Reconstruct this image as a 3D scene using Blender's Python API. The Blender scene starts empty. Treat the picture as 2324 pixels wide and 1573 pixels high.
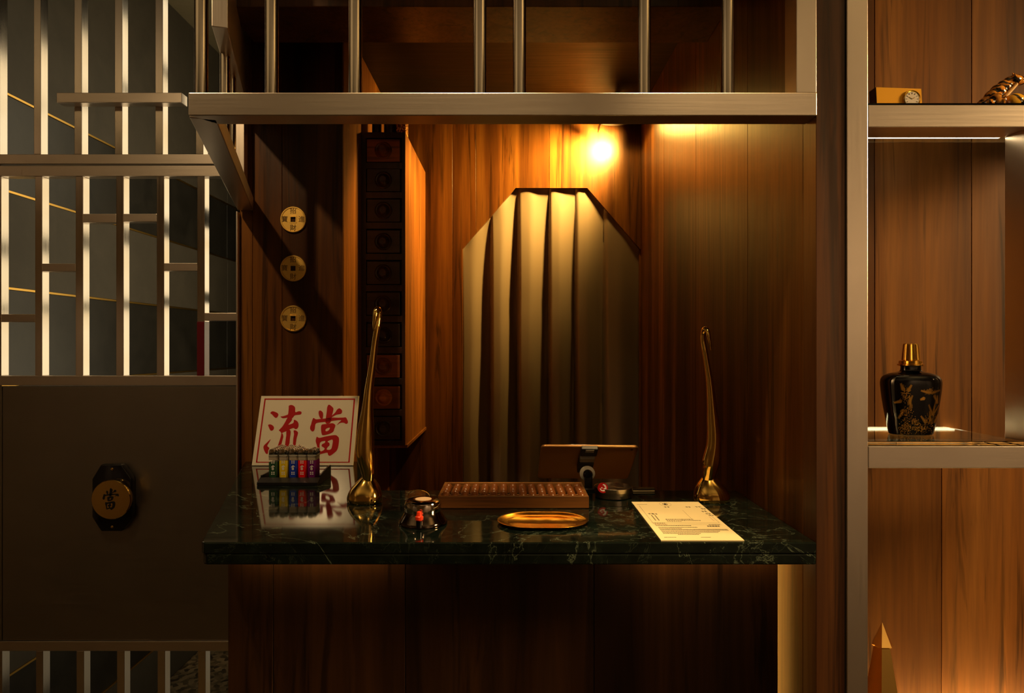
import bpy, bmesh, math, random
from mathutils import Vector, Matrix
R = random.Random(7)
sc = bpy.context.scene
# ------------------------------------------------------------------ camera
F = 24.0 / 36.0 * 2324.0          # focal length in pixels of the 2324x1573 frame
D0 = F * 0.0008                   # camera to counter front: 0.8 mm per pixel there
H = 1.556                         # eye height
cam_d = bpy.data.cameras.new('camera'); cam_d.lens = 24.0; cam_d.sensor_width = 36.0
cam_d.clip_start = 0.02
cam = bpy.data.objects.new('camera', cam_d); sc.collection.objects.link(cam)
cam.location = (0, -D0, H); cam.rotation_euler = (math.pi/2, 0, 0)
sc.camera = cam
sc.view_settings.view_transform = 'Standard'; sc.view_settings.look = 'None'
sc.view_settings.gamma = 1.0; sc.view_settings.use_curve_mapping = False
sc.view_settings.exposure = 0.2
sc.cycles.use_denoising = True
sc.cycles.max_bounces = 6; sc.cycles.diffuse_bounces = 3; sc.cycles.glossy_bounces = 4; sc.cycles.transmission_bounces = 5
sc.cycles.use_adaptive_sampling = True; sc.cycles.adaptive_threshold = 0.05
sc.cycles.caustics_reflective = False; sc.cycles.caustics_refractive = False
sc.cycles.sample_clamp_indirect = 4.0
# ------------------------------------------------------------------ world, lamps and added lights
wd = bpy.data.worlds.new('world'); sc.world = wd; wd.use_nodes = True
wd.node_tree.nodes['Background'].inputs[0].default_value = (1.0, 0.72, 0.42, 1)
wd.node_tree.nodes['Background'].inputs[1].default_value = 0.02
WARM = (1.0, 0.70, 0.36); AMBER = (1.0, 0.56, 0.11); SOFT = (1.0, 0.76, 0.52)
def spot(name, loc, aim, power, color, angle, blend=0.6, rad=0.04):
    l = bpy.data.lights.new(name, 'SPOT'); l.energy = power; l.color = color
    l.spot_size = math.radians(angle); l.spot_blend = blend; l.shadow_soft_size = rad
    o = bpy.data.objects.new(name, l); sc.collection.objects.link(o); o.location = loc
    o.rotation_euler = (Vector(aim) - Vector(loc)).to_track_quat('-Z', 'Y').to_euler()
    return o
LAMP = (0.42, 1.50, 2.468)                                   # spotlight inside the booth
spot('alcove_lamp', (LAMP[0], LAMP[1], LAMP[2]-0.012), (0.16, 1.69, 2.42), 215, AMBER, 140, 0.9, 0.035)
spot('alcove_lamp_spill', (LAMP[0], LAMP[1], LAMP[2]-0.012), (0.40, 1.42, 1.0), 8, AMBER, 172, 0.25, 0.035)
spot('alcove_fill_left', (0.02, 1.29, 2.50), (-0.50, 1.22, 1.75), 62, AMBER, 66, 0.8, 0.03)  # unseen added light, warms the return wall and cabinet side
spot('counter_lamp', (0.40, -0.50, 3.08), (0.37, 0.16, 1.2), 140, (1.0, .64, .27), 24, 0.9, 0.04)
spot('centre_lamp', (-0.15, -0.30, 3.08), (-0.15, 0.20, 1.2), 75, (1.0, .66, .30), 34, 0.9, 0.04)
spot('left_lamp', (-1.15, -0.35, 3.05), (-0.72, 0.75, 1.4), 50, (1.0, .66, .32), 60, 0.8, 0.03)
spot('bay_fill', (3.3, -0.95, 2.5), (1.15, 0.23, 1.20), 370, (1.0, .62, .26), 62, 0.7, 0.35)  # added soft source, stands in for ambient light on the bay wall
for i_, (x_, y_, p_) in enumerate(((-2.3, -1.5, 120), (-0.2, -2.6, 50), (1.8, -2.5, 100))):
    spot('ceiling_fill', (x_, y_, 1.9), (x_, y_, 3.16), p_, SOFT, 130, 0.8, 0.08)  # added uplights, brighten the unseen ceiling that the steel mirrors
for x_, y_, p_ in ((0.85, -0.50, 40), (1.75, -1.05, 70)):
    spot('ceiling_fill_right', (x_, y_, 2.55), (x_, y_, 3.16), p_, WARM, 120, 0.8, 0.05)  # added uplights, a bright ceiling patch for stripes on the round bars
spot('room_fill_right', (2.2, -2.4, 2.6), (2.6, -3.6, 1.2), 90, SOFT, 120, 0.8, 0.06)  # added light on the rear wall, for reflections in the right-hand steel
spot('room_fill_left', (-2.5, -2.3, 2.5), (-3.5, -3.1, 0.7), 20, SOFT, 80, 0.8, 0.06)  # added so the gate panel mirrors a faintly lit wall

# ------------------------------------------------------------------ helpers
col = sc.collection
WP = {}
def W(x, y, Y):
    k = (Y + D0) / F
    return Vector(((x - 1162.0) * k, Y, H - (y - 786.5) * k))
def X(x, Y): return (x - 1162.0) * (Y + D0) / F
def Z(y, Y): return H - (y - 786.5) * (Y + D0) / F
def put(o, c, parent=None, rot=None):
    col.objects.link(o); c = Vector(c)
    WP[o.name] = c
    if rot is not None: o.rotation_euler = rot
    if parent is not None:
        o.parent = parent; o.location = c - WP[parent.name]
    else: o.location = c
    return o
def tag(o, label=None, cat=None, group=None, kind=None):
    if label: o['label'] = label
    if cat: o['category'] = cat
    if group: o['group'] = group
    if kind: o['kind'] = kind
    return o
def thing(name, label, cat, loc, group=None, kind=None):
    o = bpy.data.objects.new(name, None); o.empty_display_size = 0.05
    put(o, loc); return tag(o, label, cat, group, kind)
def mesh_of(bm, name, smooth=False, angle=None):
    me = bpy.data.meshes.new(name); bm.normal_update(); bm.to_mesh(me); bm.free()
    if smooth:
        for p in me.polygons: p.use_smooth = True
        if angle:
            try: me.set_sharp_from_angle(angle=math.radians(angle))
            except Exception: pass
    return me
def obj(name, bm, mat, parent=None, smooth=False, angle=40, pos=None):
    me = mesh_of(bm, name, smooth, angle)
    if mat: me.materials.append(mat)
    vs = me.vertices
    if pos is None:
        if len(vs):
            lo = [min(v.co[i] for v in vs) for i in range(3)]; hi = [max(v.co[i] for v in vs) for i in range(3)]
            pos = Vector(((lo[0]+hi[0])/2, (lo[1]+hi[1])/2, lo[2]))
        else: pos = Vector((0, 0, 0))
    me.transform(Matrix.Translation(-Vector(pos)))
    return put(bpy.data.objects.new(name, me), pos, parent)
def inst(name, me, c, parent=None, rot=None):
    return put(bpy.data.objects.new(name, me), c, parent, rot)
def struct(o): o['kind'] = 'structure'; return o
def add_box(bm, x0, x1, y0, y1, z0, z1, bev=0.0, seg=2):
    r = bmesh.ops.create_cube(bm, size=1.0)
    vs = r['verts']
    for v in vs:
        v.co = Vector(((x0+x1)/2 + v.co.x*(x1-x0), (y0+y1)/2 + v.co.y*(y1-y0), (z0+z1)/2 + v.co.z*(z1-z0)))
    if bev > 0:
        es = list({e for v in vs for e in v.link_edges})
        bmesh.ops.bevel(bm, geom=es, offset=bev, segments=seg, affect='EDGES', profile=0.5)
    return bm
def box(x0, x1, y0, y1, z0, z1, bev=0.0, seg=2): return add_box(bmesh.new(), x0, x1, y0, y1, z0, z1, bev, seg)
def prism(pts, axis, a, b, bev=0.0, seg=2, bm=None):
    # pts: polygon in the plane normal to axis; 'z': (x,y), 'y': (x,z), 'x': (y,z)
    bm = bm or bmesh.new()
    def mk(p, t):
        if axis == 'z': return (p[0], p[1], t)
        if axis == 'y': return (p[0], t, p[1])
        return (t, p[0], p[1])
    A = [bm.verts.new(mk(p, a)) for p in pts]; B = [bm.verts.new(mk(p, b)) for p in pts]
    n = len(pts)
    fs = [bm.faces.new(A), bm.faces.new(B[::-1])]
    for i in range(n): fs.append(bm.faces.new((A[i], B[i], B[(i+1) % n], A[(i+1) % n])))
    bmesh.ops.recalc_face_normals(bm, faces=fs)
    if bev > 0:
        es = list({e for f in fs for e in f.edges})
        bmesh.ops.bevel(bm, geom=es, offset=bev, segments=seg, affect='EDGES', profile=0.5)
    return bm
def lathe(prof, n=48, c=(0, 0, 0), sx=1.0, sy=1.0, bm=None, axis='z', sup=2.0):
    bm = bm or bmesh.new(); rings = []
    for r, h in prof:
        ring = []
        for i in range(n):
            a = 2*math.pi*i/n; ca, sa = math.cos(a), math.sin(a)
            if sup != 2.0:
                ca = math.copysign(abs(ca)**(2/sup), ca); sa = math.copysign(abs(sa)**(2/sup), sa)
            x, y = r*ca*sx, r*sa*sy
            co = (x, y, h) if axis == 'z' else ((x, -h, y) if axis == 'y' else (h, x, y))
            ring.append(bm.verts.new(Vector(co) + Vector(c)))
        rings.append(ring)
    fs = []
    for a, b in zip(rings, rings[1:]):
        for i in range(n): fs.append(bm.faces.new((a[i], a[(i+1) % n], b[(i+1) % n], b[i])))
    fs.append(bm.faces.new(rings[0][::-1])); fs.append(bm.faces.new(rings[-1]))
    bmesh.ops.recalc_face_normals(bm, faces=fs)
    return bm
def catmull(P, sub=4, cyc=False):
    out = []; n = len(P)
    for i in range(n if cyc else n-1):
        p = [P[(i+k) % n] if cyc else P[min(max(i+k, 0), n-1)] for k in (-1, 0, 1, 2)]
        for s in range(sub):
            t = s/sub
            out.append(tuple(0.5*(2*b + (c-a)*t + (2*a-5*b+4*c-d)*t*t + (3*b-a-3*c+d)*t**3) for a, b, c, d in zip(*p)))
    if not cyc: out.append(tuple(P[-1]))
    return out
def sweep(P, rad, n=20, bm=None, cap=True):
    # P points, rad list of (ra, rb): ra along the side axis, rb along the other
    bm = bm or bmesh.new(); P = [Vector(p) for p in P]; rings = []
    side = Vector((1, 0, 0))
    for i, p in enumerate(P):
        t = (P[min(i+1, len(P)-1)] - P[max(i-1, 0)]).normalized()
        s = (side - t*side.dot(t))
        s = s.normalized() if s.length > 1e-4 else Vector((0, 1, 0)); side = s
        u = t.cross(s).normalized(); ra, rb = rad[i]
        rings.append([bm.verts.new(p + s*ra*math.cos(2*math.pi*k/n) + u*rb*math.sin(2*math.pi*k/n)) for k in range(n)])
    fs = []
    for a, b in zip(rings, rings[1:]):
        for i in range(n): fs.append(bm.faces.new((a[i], a[(i+1) % n], b[(i+1) % n], b[i])))
    if cap: fs.append(bm.faces.new(rings[0][::-1])); fs.append(bm.faces.new(rings[-1]))
    bmesh.ops.recalc_face_normals(bm, faces=fs)
    return bm
def pole(x, y, z0, z1, r, n=28, bm=None): return lathe([(r, z0), (r, z1)], n, (x, y, 0), bm=bm)
def slant_box(p, q, w, z0, z1, bev=0.001, off=0.0):
    # vertical-sided tube from plan point p to q, outer face on the line pq, width w to the right
    p, q = Vector(p), Vector(q); d = (q-p).normalized(); nrm = Vector((d.y, -d.x))
    pts = [p + nrm*off, q + nrm*off, q + nrm*(w+off), p + nrm*(w+off)]
    return prism([(v.x, v.y) for v in pts], 'z', z0, z1, bev)
def curve_mesh(polys, ext, sub=3):
    # polygons with holes -> filled flat mesh in XY with thickness; each item = list of loops
    bmo = bmesh.new()
    for loops in polys:
        cu = bpy.data.curves.new('t', 'CURVE'); cu.dimensions = '2D'; cu.fill_mode = 'BOTH'; cu.extrude = ext
        for lp in loops:
            pts = catmull(lp, sub, True) if sub > 1 else lp
            s = cu.splines.new('POLY'); s.points.add(len(pts)-1)
            for i, p in enumerate(pts): s.points[i].co = (p[0], p[1], 0, 1)
            s.use_cyclic_u = True
        o = bpy.data.objects.new('t', cu); col.objects.link(o)
        dg = bpy.context.evaluated_depsgraph_get()
        me = bpy.data.meshes.new_from_object(o.evaluated_get(dg)); bmo.from_mesh(me)
        bpy.data.objects.remove(o); bpy.data.curves.remove(cu); bpy.data.meshes.remove(me)
    return bmo
def text_bm(s, size, ext=0.0002):
    cu = bpy.data.curves.new('t', 'FONT'); cu.body = s; cu.size = size; cu.extrude = ext
    cu.align_x = 'CENTER'; cu.align_y = 'CENTER'; cu.resolution_u = 3
    o = bpy.data.objects.new('t', cu); col.objects.link(o)
    dg = bpy.context.evaluated_depsgraph_get()
    me = bpy.data.meshes.new_from_object(o.evaluated_get(dg))
    bm = bmesh.new(); bm.from_mesh(me)
    bpy.data.objects.remove(o); bpy.data.curves.remove(cu); bpy.data.meshes.remove(me)
    return bm
def xf(bm, M): bmesh.ops.transform(bm, matrix=M, verts=bm.verts[:]); return bm
STAND = Matrix(((1, 0, 0, 0), (0, 0, -1, 0), (0, 1, 0, 0), (0, 0, 0, 1)))   # XY plane -> facing -Y
def merge(a, b):
    me = bpy.data.meshes.new('m'); b.to_mesh(me); b.free(); a.from_mesh(me); bpy.data.meshes.remove(me); return a
def voxel(bm, size, smooth=2):
    me = bpy.data.meshes.new('v'); bm.to_mesh(me); bm.free()
    o = bpy.data.objects.new('v', me); col.objects.link(o)
    m = o.modifiers.new('r', 'REMESH'); m.mode = 'VOXEL'; m.voxel_size = size
    s = o.modifiers.new('s', 'SMOOTH'); s.factor = 0.5; s.iterations = smooth
    dg = bpy.context.evaluated_depsgraph_get()
    m2 = bpy.data.meshes.new_from_object(o.evaluated_get(dg)); out = bmesh.new(); out.from_mesh(m2)
    bpy.data.objects.remove(o); bpy.data.meshes.remove(me); bpy.data.meshes.remove(m2)
    return out
def ell(bm, c, r, rot=(0, 0, 0), sub=3):
    from mathutils import Euler
    M = Matrix.Translation(c) @ Euler(rot).to_matrix().to_4x4() @ Matrix.Diagonal((r[0], r[1], r[2], 1))
    bmesh.ops.create_icosphere(bm, subdivisions=sub, radius=1.0, matrix=M); return bm

# ------------------------------------------------------------------ materials
def mat(name, base=(.5, .5, .5), rough=.5, metal=0., **k):
    m = bpy.data.materials.new(name); m.use_nodes = True
    b = m.node_tree.nodes['Principled BSDF']
    b.inputs['Base Color'].default_value = (*base, 1); b.inputs['Roughness'].default_value = rough
    b.inputs['Metallic'].default_value = metal
    for kk, v in k.items():
        nm = kk.replace('_', ' ')
        b.inputs[nm].default_value = (*v, 1) if isinstance(v, tuple) else v
    return m
class N:
    def __init__(s, m): s.t = m.node_tree; s.b = s.t.nodes['Principled BSDF']
    def n(s, ty, **k):
        x = s.t.nodes.new(ty)
        for kk, v in k.items(): setattr(x, kk, v)
        return x
    def l(s, a, b): s.t.links.new(a, b)
    def ramp(s, fac, stops):
        r = s.n('ShaderNodeValToRGB'); e = r.color_ramp.elements
        while len(e) < len(stops): e.new(0.5)
        for el, (p, c) in zip(e, stops): el.position = p; el.color = (*c, 1) if isinstance(c, tuple) else (c, c, c, 1)
        s.l(fac, r.inputs[0]); return r.outputs[0]
    def pos(s, scale, rnd=0.0):
        g = s.n('ShaderNodeNewGeometry'); mp = s.n('ShaderNodeMapping'); mp.inputs['Scale'].default_value = scale
        s.l(g.outputs['Position'], mp.inputs[0])
        if rnd:
            oi = s.n('ShaderNodeObjectInfo'); mu = s.n('ShaderNodeMath', operation='MULTIPLY'); mu.inputs[1].default_value = rnd
            s.l(oi.outputs['Random'], mu.inputs[0]); s.l(mu.outputs[0], mp.inputs['Location'])
        return mp.outputs[0]
    def noise(s, vec, scale, detail=4, rough=.55, dist=0.0):
        x = s.n('ShaderNodeTexNoise'); x.inputs['Scale'].default_value = scale; x.inputs['Detail'].default_value = detail
        x.inputs['Roughness'].default_value = rough; x.inputs['Distortion'].default_value = dist
        s.l(vec, x.inputs['Vector']); return x.outputs[0]
    def mixc(s, f, a, b, mode='MIX'):
        x = s.n('ShaderNodeMix', data_type='RGBA', blend_type=mode)
        if isinstance(f, float): x.inputs[0].default_value = f
        else: s.l(f, x.inputs[0])
        for k, v in ((6, a), (7, b)):
            if isinstance(v, tuple): x.inputs[k].default_value = (*v, 1)
            else: s.l(v, x.inputs[k])
        return x.outputs[2]
    def bump(s, h, st=.1, dist=.002):
        x = s.n('ShaderNodeBump'); x.inputs['Strength'].default_value = st; x.inputs['Distance'].default_value = dist
        s.l(h, x.inputs['Height']); s.l(x.outputs[0], s.b.inputs['Normal'])
def wood(name, dark, mid, light, rough=.3, along='z', fine=1.0, spec=.5):
    m = mat(name, mid, rough); g = N(m); m.node_tree.nodes['Principled BSDF'].inputs['Specular IOR Level'].default_value = spec
    st = {'z': (1, 1, .045), 'x': (.045, 1, 1), 'y': (1, .045, 1)}[along]
    v = g.pos(st, 17.0)
    n1 = g.noise(v, 9*fine, 5, .6, .9); n2 = g.noise(v, 85*fine, 3, .6, .2); n3 = g.noise(v, 2.6*fine, 2, .5, .5)
    c1 = g.ramp(n1, [(.28, dark), (.5, mid), (.72, light)])
    c2 = g.ramp(n2, [(.3, .74), (.6, 1.0)])
    c3 = g.ramp(n3, [(.3, .55), (.68, 1.25)])
    n4 = g.noise(v, 24*fine, 4, .6, 1.6); c4 = g.ramp(n4, [(.34, .38), (.45, 1.0)])
    c = g.mixc(1.0, c1, c2, 'MULTIPLY'); c = g.mixc(1.0, c, c3, 'MULTIPLY'); c = g.mixc(1.0, c, c4, 'MULTIPLY')
    g.l(c, g.b.inputs['Base Color'])
    g.l(g.ramp(n2, [(.2, rough*1.25), (.8, rough*.85)]), g.b.inputs['Roughness'])
    g.bump(n2, .03, .0008)
    return m
def brushed(name, base, rough, along, amt=.12):
    m = mat(name, base, rough, 1.0); g = N(m)
    st = {'z': (1, 1, .012), 'x': (.012, 1, 1), 'n': (.3, .3, .3)}[along]
    v = g.pos(st, 5.0); n = g.noise(v, 420, 3, .6); n2 = g.noise(g.pos((1, 1, 1), 3.0), 7, 3, .5)
    g.l(g.ramp(n2, [(.3, tuple(x*.92 for x in base)), (.7, base)]), g.b.inputs['Base Color'])
    g.l(g.ramp(n, [(.2, rough*(1+amt)), (.8, rough*(1-amt))]), g.b.inputs['Roughness'])
    g.bump(n, .012, .0004)
    return m
M = {}
M['wood'] = wood('walnut_veneer', (.024, .0062, .0013), (.100, .033, .0050), (.22, .086, .014), .33, spec=.26)
M['wood_bay'] = wood('walnut_bay', (.080, .027, .0055), (.20, .076, .0145), (.30, .125, .026), .45, spec=.2)
M['wood_base'] = wood('walnut_base', (.018, .0064, .0022), (.052, .0205, .0062), (.10, .042, .013), .42, spec=.3)
M['wood_pillar'] = wood('walnut_pillar', (.050, .016, .0045), (.12, .042, .011), (.19, .072, .020), .35)
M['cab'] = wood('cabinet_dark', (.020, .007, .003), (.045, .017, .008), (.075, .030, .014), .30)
M['soffit'] = wood('soffit_shaded', (.006, .003, .0015), (.010, .005, .0025), (.016, .008, .004), .5, 'x')  # near black: the booth ceiling's shade is put into its colour
M['cab_lit'] = wood('cabinet_lit', (.09, .028, .005), (.21, .072, .012), (.33, .125, .022), .34)  # lighter wood, lamplight on right-facing boards put into the colour
M['dr_dark'] = wood('drawer_dark', (.020, .010, .006), (.040, .021, .014), (.06, .032, .021), .3, 'x')
M['dr_red'] = wood('drawer_red', (.17, .045, .010), (.30, .085, .018), (.42, .13, .028), .32, 'x')
M['abacus'] = wood('abacus_wood', (.16, .055, .013), (.33, .13, .030), (.45, .20, .055), .38, 'x', 2.0)
M['bead'] = mat('bead_wood', (.26, .085, .022), .25)
M['steel_h'] = brushed('brushed_steel_rail', (.76, .69, .62), .33, 'x')
M['steel_v'] = brushed('brushed_steel_post', (.76, .69, .62), .33, 'z')
M['steel_bar'] = brushed('bright_steel_bar', (.74, .68, .61), .16, 'z', .3)
M['steel_panel'] = brushed('brushed_steel_panel', (.33, .30, .26), .36, 'x', .2)
M['chrome'] = mat('polished_steel', (.68, .62, .54), .07, 1.0)
M['dkchrome'] = mat('dark_chrome', (.16, .12, .09), .08, 1.0)
M['brass'] = mat('polished_brass', (.86, .56, .14), .10, 1.0)
M['gold'] = mat('gold_plate', (.90, .55, .10), .16, 1.0)
M['coin'] = mat('gold_coin', (.80, .52, .13), .42, 1.0)
M['engrave'] = mat('engraved_dark', (.16, .085, .015), .6, .4)
M['strip'] = mat('brass_strip', (.85, .52, .12), .3, 1.0)
M['black'] = mat('black_plastic', (.006, .006, .007), .35)
M['black_gloss'] = mat('black_lacquer', (.004, .004, .005), .12)
M['grey'] = mat('grey_plastic', (.34, .31, .27), .45)
M['white'] = mat('white_acrylic', (.80, .74, .60), .22)
M['red'] = mat('red_vinyl', (.44, .002, .004), .6, Specular_IOR_Level=.2)
M['redplastic'] = mat('red_plastic', (.95, .05, .008), .3)
M['burgundy'] = mat('burgundy_bar_end', (.10, .006, .012), .25)
M['paper'] = mat('cream_paper', (.90, .78, .46), .7)
M['ink'] = mat('print_ink', (.05, .04, .03), .8)
M['inkred'] = mat('print_ink_red', (.6, .22, .10), .8)
M['tablet'] = mat('tablet_gold_aluminium', (.55, .30, .11), .34, .85)
M['cream'] = mat('cream_sticker', (.72, .52, .34), .6)
M['whitefilm'] = mat('white_print', (.85, .85, .85), .6)
M['led'] = mat('led_strip', (1, .9, .7), .5, Emission_Color=(1.0, .74, .40), Emission_Strength=10.0)
M['led_low'] = mat('led_strip_amber', (1, .8, .5), .5, Emission_Color=(1.0, .62, .22), Emission_Strength=17.0)
M['led_bay'] = mat('led_strip_bay', (1, .8, .5), .5, Emission_Color=(1.0, .60, .20), Emission_Strength=80.0)
M['led_side'] = mat('led_strip_side', (1, .8, .5), .5, Emission_Color=(1.0, .42, .06), Emission_Strength=12.0)
M['lens'] = mat('lamp_lens', (1, .9, .7), .5, Emission_Color=(1.0, .62, .22), Emission_Strength=8.0)
M['led_grey'] = mat('grey_hood', (.34, .32, .27), .4)
m = mat('curtain_satin', (.150, .115, .090), .45, Sheen_Weight=.25, Sheen_Roughness=.4); g = N(m)
nn = g.noise(g.pos((1, 1, 1)), 600, 2); g.bump(nn, .08, .0006); M['curtain'] = m
# green marble
m = mat('green_marble', (.01, .02, .014), .06, Specular_IOR_Level=.36); g = N(m)
v = g.pos((1, 1, 1)); n1 = g.noise(v, 3.2, 7, .60, 1.6); n2 = g.noise(v, 8, 7, .62, 1.2); n3 = g.noise(v, 24, 6, .7, .3)
v1 = g.ramp(n1, [(.4955, 0.), (.5, .75), (.5045, 0.)]); v2 = g.ramp(n2, [(.495, 0.), (.5, .22), (.505, 0.)])
cl = g.ramp(n3, [(.35, (.0025, .0045, .0035)), (.58, (.006, .0105, .008)), (.85, (.016, .024, .017))])
c = g.mixc(v1, cl, (.13, .17, .12)); c = g.mixc(v2, c, (.09, .12, .085)); g.l(c, g.b.inputs['Base Color']); M['marble'] = m
def stone(name, a, b, rough):
    m = mat(name, a, rough); g = N(m); n = g.noise(g.pos((1, 1, 1)), 9, 6, .65, .6)
    g.l(g.ramp(n, [(.3, a), (.7, b)]), g.b.inputs['Base Color']); g.bump(n, .12, .004); return m
M['stone_dark'] = stone('dark_slate', (.010, .009, .007), (.024, .021, .016), .35)
M['stone_olive'] = stone('olive_stone', (.042, .035, .024), (.060, .050, .035), .6)
M['ceil'] = stone('olive_ceiling', (.16, .13, .07), (.19, .155, .09), .8)
m = stone('terrazzo', (.06, .045, .025), (.22, .17, .10), .35)
M['floor'] = m
g = N(m); vo = g.n('ShaderNodeTexVoronoi'); vo.inputs['Scale'].default_value = 45; g.l(g.pos((1, 1, 1)), vo.inputs['Vector'])
g.l(g.ramp(vo.outputs['Color'], [(.2, (.035, .026, .014)), (.8, (.20, .15, .085))]), g.b.inputs['Base Color'])
M['room'] = stone('warm_plaster', (.46, .36, .25), (.52, .41, .29), .7)
m = mat('backlit_onyx', (.8, .7, .5), .3); g = N(m); n = g.noise(g.pos((1, 1, 1)), 6, 6, .6, 1.2)
g.l(g.ramp(n, [(.3, (.80, .56, .26)), (.5, (1.0, .80, .48)), (.7, (1.0, .86, .58))]), g.b.inputs['Emission Color'])
g.b.inputs['Emission Strength'].default_value = 1.25; M['onyx'] = m
def glass(name, colr, rough=.0, ior=1.45):
    m = mat(name, colr, rough, 0.0); m.node_tree.nodes['Principled BSDF'].inputs['Transmission Weight'].default_value = 1.0
    m.node_tree.nodes['Principled BSDF'].inputs['IOR'].default_value = ior; return m
M['glass'] = glass('shelf_glass', (.80, .93, .86)); M['glass_amber'] = mat('amber_glass_block', (.35, .12, .03), .12, .6)
m = M['glass_amber']; g = N(m); vo = g.n('ShaderNodeTexVoronoi'); vo.inputs['Scale'].default_value = 170; g.l(g.pos((1, 1, 1)), vo.inputs['Vector'])
g.bump(vo.outputs[0], 1.0, .004); g.l(g.ramp(vo.outputs['Color'], [(.3, (.30, .08, .02)), (.7, (.9, .5, .2))]), g.b.inputs['Base Color'])
# tiger stripes
m = mat('tiger_glaze', (.6, .2, .02), .14); g = N(m); wv = g.n('ShaderNodeTexWave'); wv.wave_type = 'BANDS'; wv.bands_direction = 'DIAGONAL'
wv.inputs['Scale'].default_value = 34; wv.inputs['Distortion'].default_value = 7; wv.inputs['Detail'].default_value = 2; wv.inputs['Detail Scale'].default_value = 2.5
g.l(g.pos((1, 1, 1)), wv.inputs['Vector'])
g.l(g.ramp(wv.outputs['Fac'], [(.30, (.012, .006, .003)), (.42, (.34, .09, .008)), (.8, (.80, .33, .035))]), g.b.inputs['Base Color']); M['tiger'] = m
m = mat('bottle_glaze', (.004, .005, .008), .05); M['bottle'] = m
M['goldprint'] = mat('gold_print', (.80, .42, .06), .35, .35)

# ------------------------------------------------------------------ room structure
YB, XR, XL, YC, ZC = 1.69, 0.554, -0.525, 0.88, 2.571
def plank_y(x0, x1, y, z0, z1, m, parent, t=.012, gap=.0012):     # board facing the camera
    return obj('panel', box(x0+gap/2, x1-gap/2, y, y+t, z0, z1, .0007, 1), m, parent)
def plank_x(y0, y1, x, z0, z1, m, parent, t=.012, gap=.0012):
    return obj('panel', box(min(x, x+t), max(x, x+t), y0+gap/2, y1-gap/2, z0, z1, .0007, 1), m, parent)
struct(obj('floor', box(-3.5, 3.5, -3.6, 6.0, -.05, 0), M['floor']))
struct(obj('ceiling', box(-3.5, 3.5, -3.6, 6.0, 3.16, 3.22), M['ceil']))
struct(obj('wall_rear', box(-3.5, 3.5, -3.7, -3.6, 0, 3.16), M['room']))
struct(obj('wall_far_left', box(-3.6, -3.5, -3.6, 6.0, 0, 3.16), M['room']))
struct(obj('wall_far_right', box(3.5, 3.6, -3.6, 6.0, 0, 3.16), M['room']))
# back wall of the booth with the eight-sided doorway
wb = struct(obj('wall_back', prism([(XL-.02, 0), (-.212, 0), (-.212, 1.975), (.015, 2.236), (.323, 2.236), (.5485, 1.975), (.5485, 0), (.58, 0), (.58, ZC), (XL-.02, ZC)], 'y', YB+.012, YB+.03), M['wood']))
plank_y(XL, -.255, YB, 0, ZC, M['wood'], wb)
obj('panel', prism([(-.2544, 0), (-.212, 0), (-.212, 1.975), (-.1556, 2.0400), (-.1556, ZC), (-.2544, ZC)], 'y', YB, YB+.012, .0006, 1), M['wood'], wb)
obj('panel', prism([(-.1544, 2.0412), (.015, 2.236), (.160, 2.236), (.160, ZC), (-.1544, ZC)], 'y', YB, YB+.012, .0006, 1), M['wood'], wb)
obj('panel', prism([(.1612, 2.236), (.323, 2.236), (.5485, 1.975), (.5535, 1.975), (.5535, ZC), (.1612, ZC)], 'y', YB, YB+.012, .0006, 1), M['wood'], wb)
# right wall of the booth
wr = struct(obj('wall_right', box(XR+.012, XR+.05, .06, YB+.05, 0, 3.16), M['wood']))
for a, b in ((.06, .366), (.366, .816), (.816, 1.25), (1.25, YB)):
    plank_x(a, b, XR, 0, ZC if a > .7 else 3.15, M['wood'], wr)
# wall with the coins and its return into the booth
wl = struct(obj('wall_left', box(-.845, XL-.013, YC+.013, YC+.03, 0, 3.16), M['wood']))
for a, b in ((-.845, X(573, YC)), (X(573, YC), X(640, YC)), (X(640, YC), XL)): plank_y(a, b, YC, 0, 3.15, M['wood'], wl)
wl2 = struct(obj('wall_return', box(XL-.03, XL-.012, YC+.03, YB+.03, 0, ZC), M['wood']))
for a, b in ((YC+.012, 1.14), (1.14, 1.42), (1.42, YB)): plank_x(a, b, XL-.012, 0, ZC, M['cab_lit'], wl2)  # return boards take the lamplit wood colour too
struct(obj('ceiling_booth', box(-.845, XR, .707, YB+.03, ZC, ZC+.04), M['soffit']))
struct(obj('trim_1', box(-.735, XR, .50, .707, 2.422, 3.16, .002), M['wood_pillar']))
struct(obj('trim_2', box(XR, .6065, .004, .06, 0, 3.16, .001), M['wood_pillar']))
# shelf bay wall
ws = struct(obj('wall_shelf', box(.607, 2.2, .247, .29, 0, 3.16), M['wood_bay']))
YW = .234
for a, b in ((.607, X(1985, YW)), (X(1985, YW), X(2205, YW)), (X(2205, YW), X(2440, YW)), (1.26, 1.7), (1.7, 2.2)): plank_y(a, b, YW, Z(1040, YW), 3.15, M['wood_bay'], ws)
for a, b in ((.607, X(2137, YW)), (X(2137, YW), X(2400, YW)), (X(2400, YW), 1.6), (1.6, 2.2)): plank_y(a, b, YW, 0, Z(1040, YW)-.001, M['wood_bay'], ws)
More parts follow.
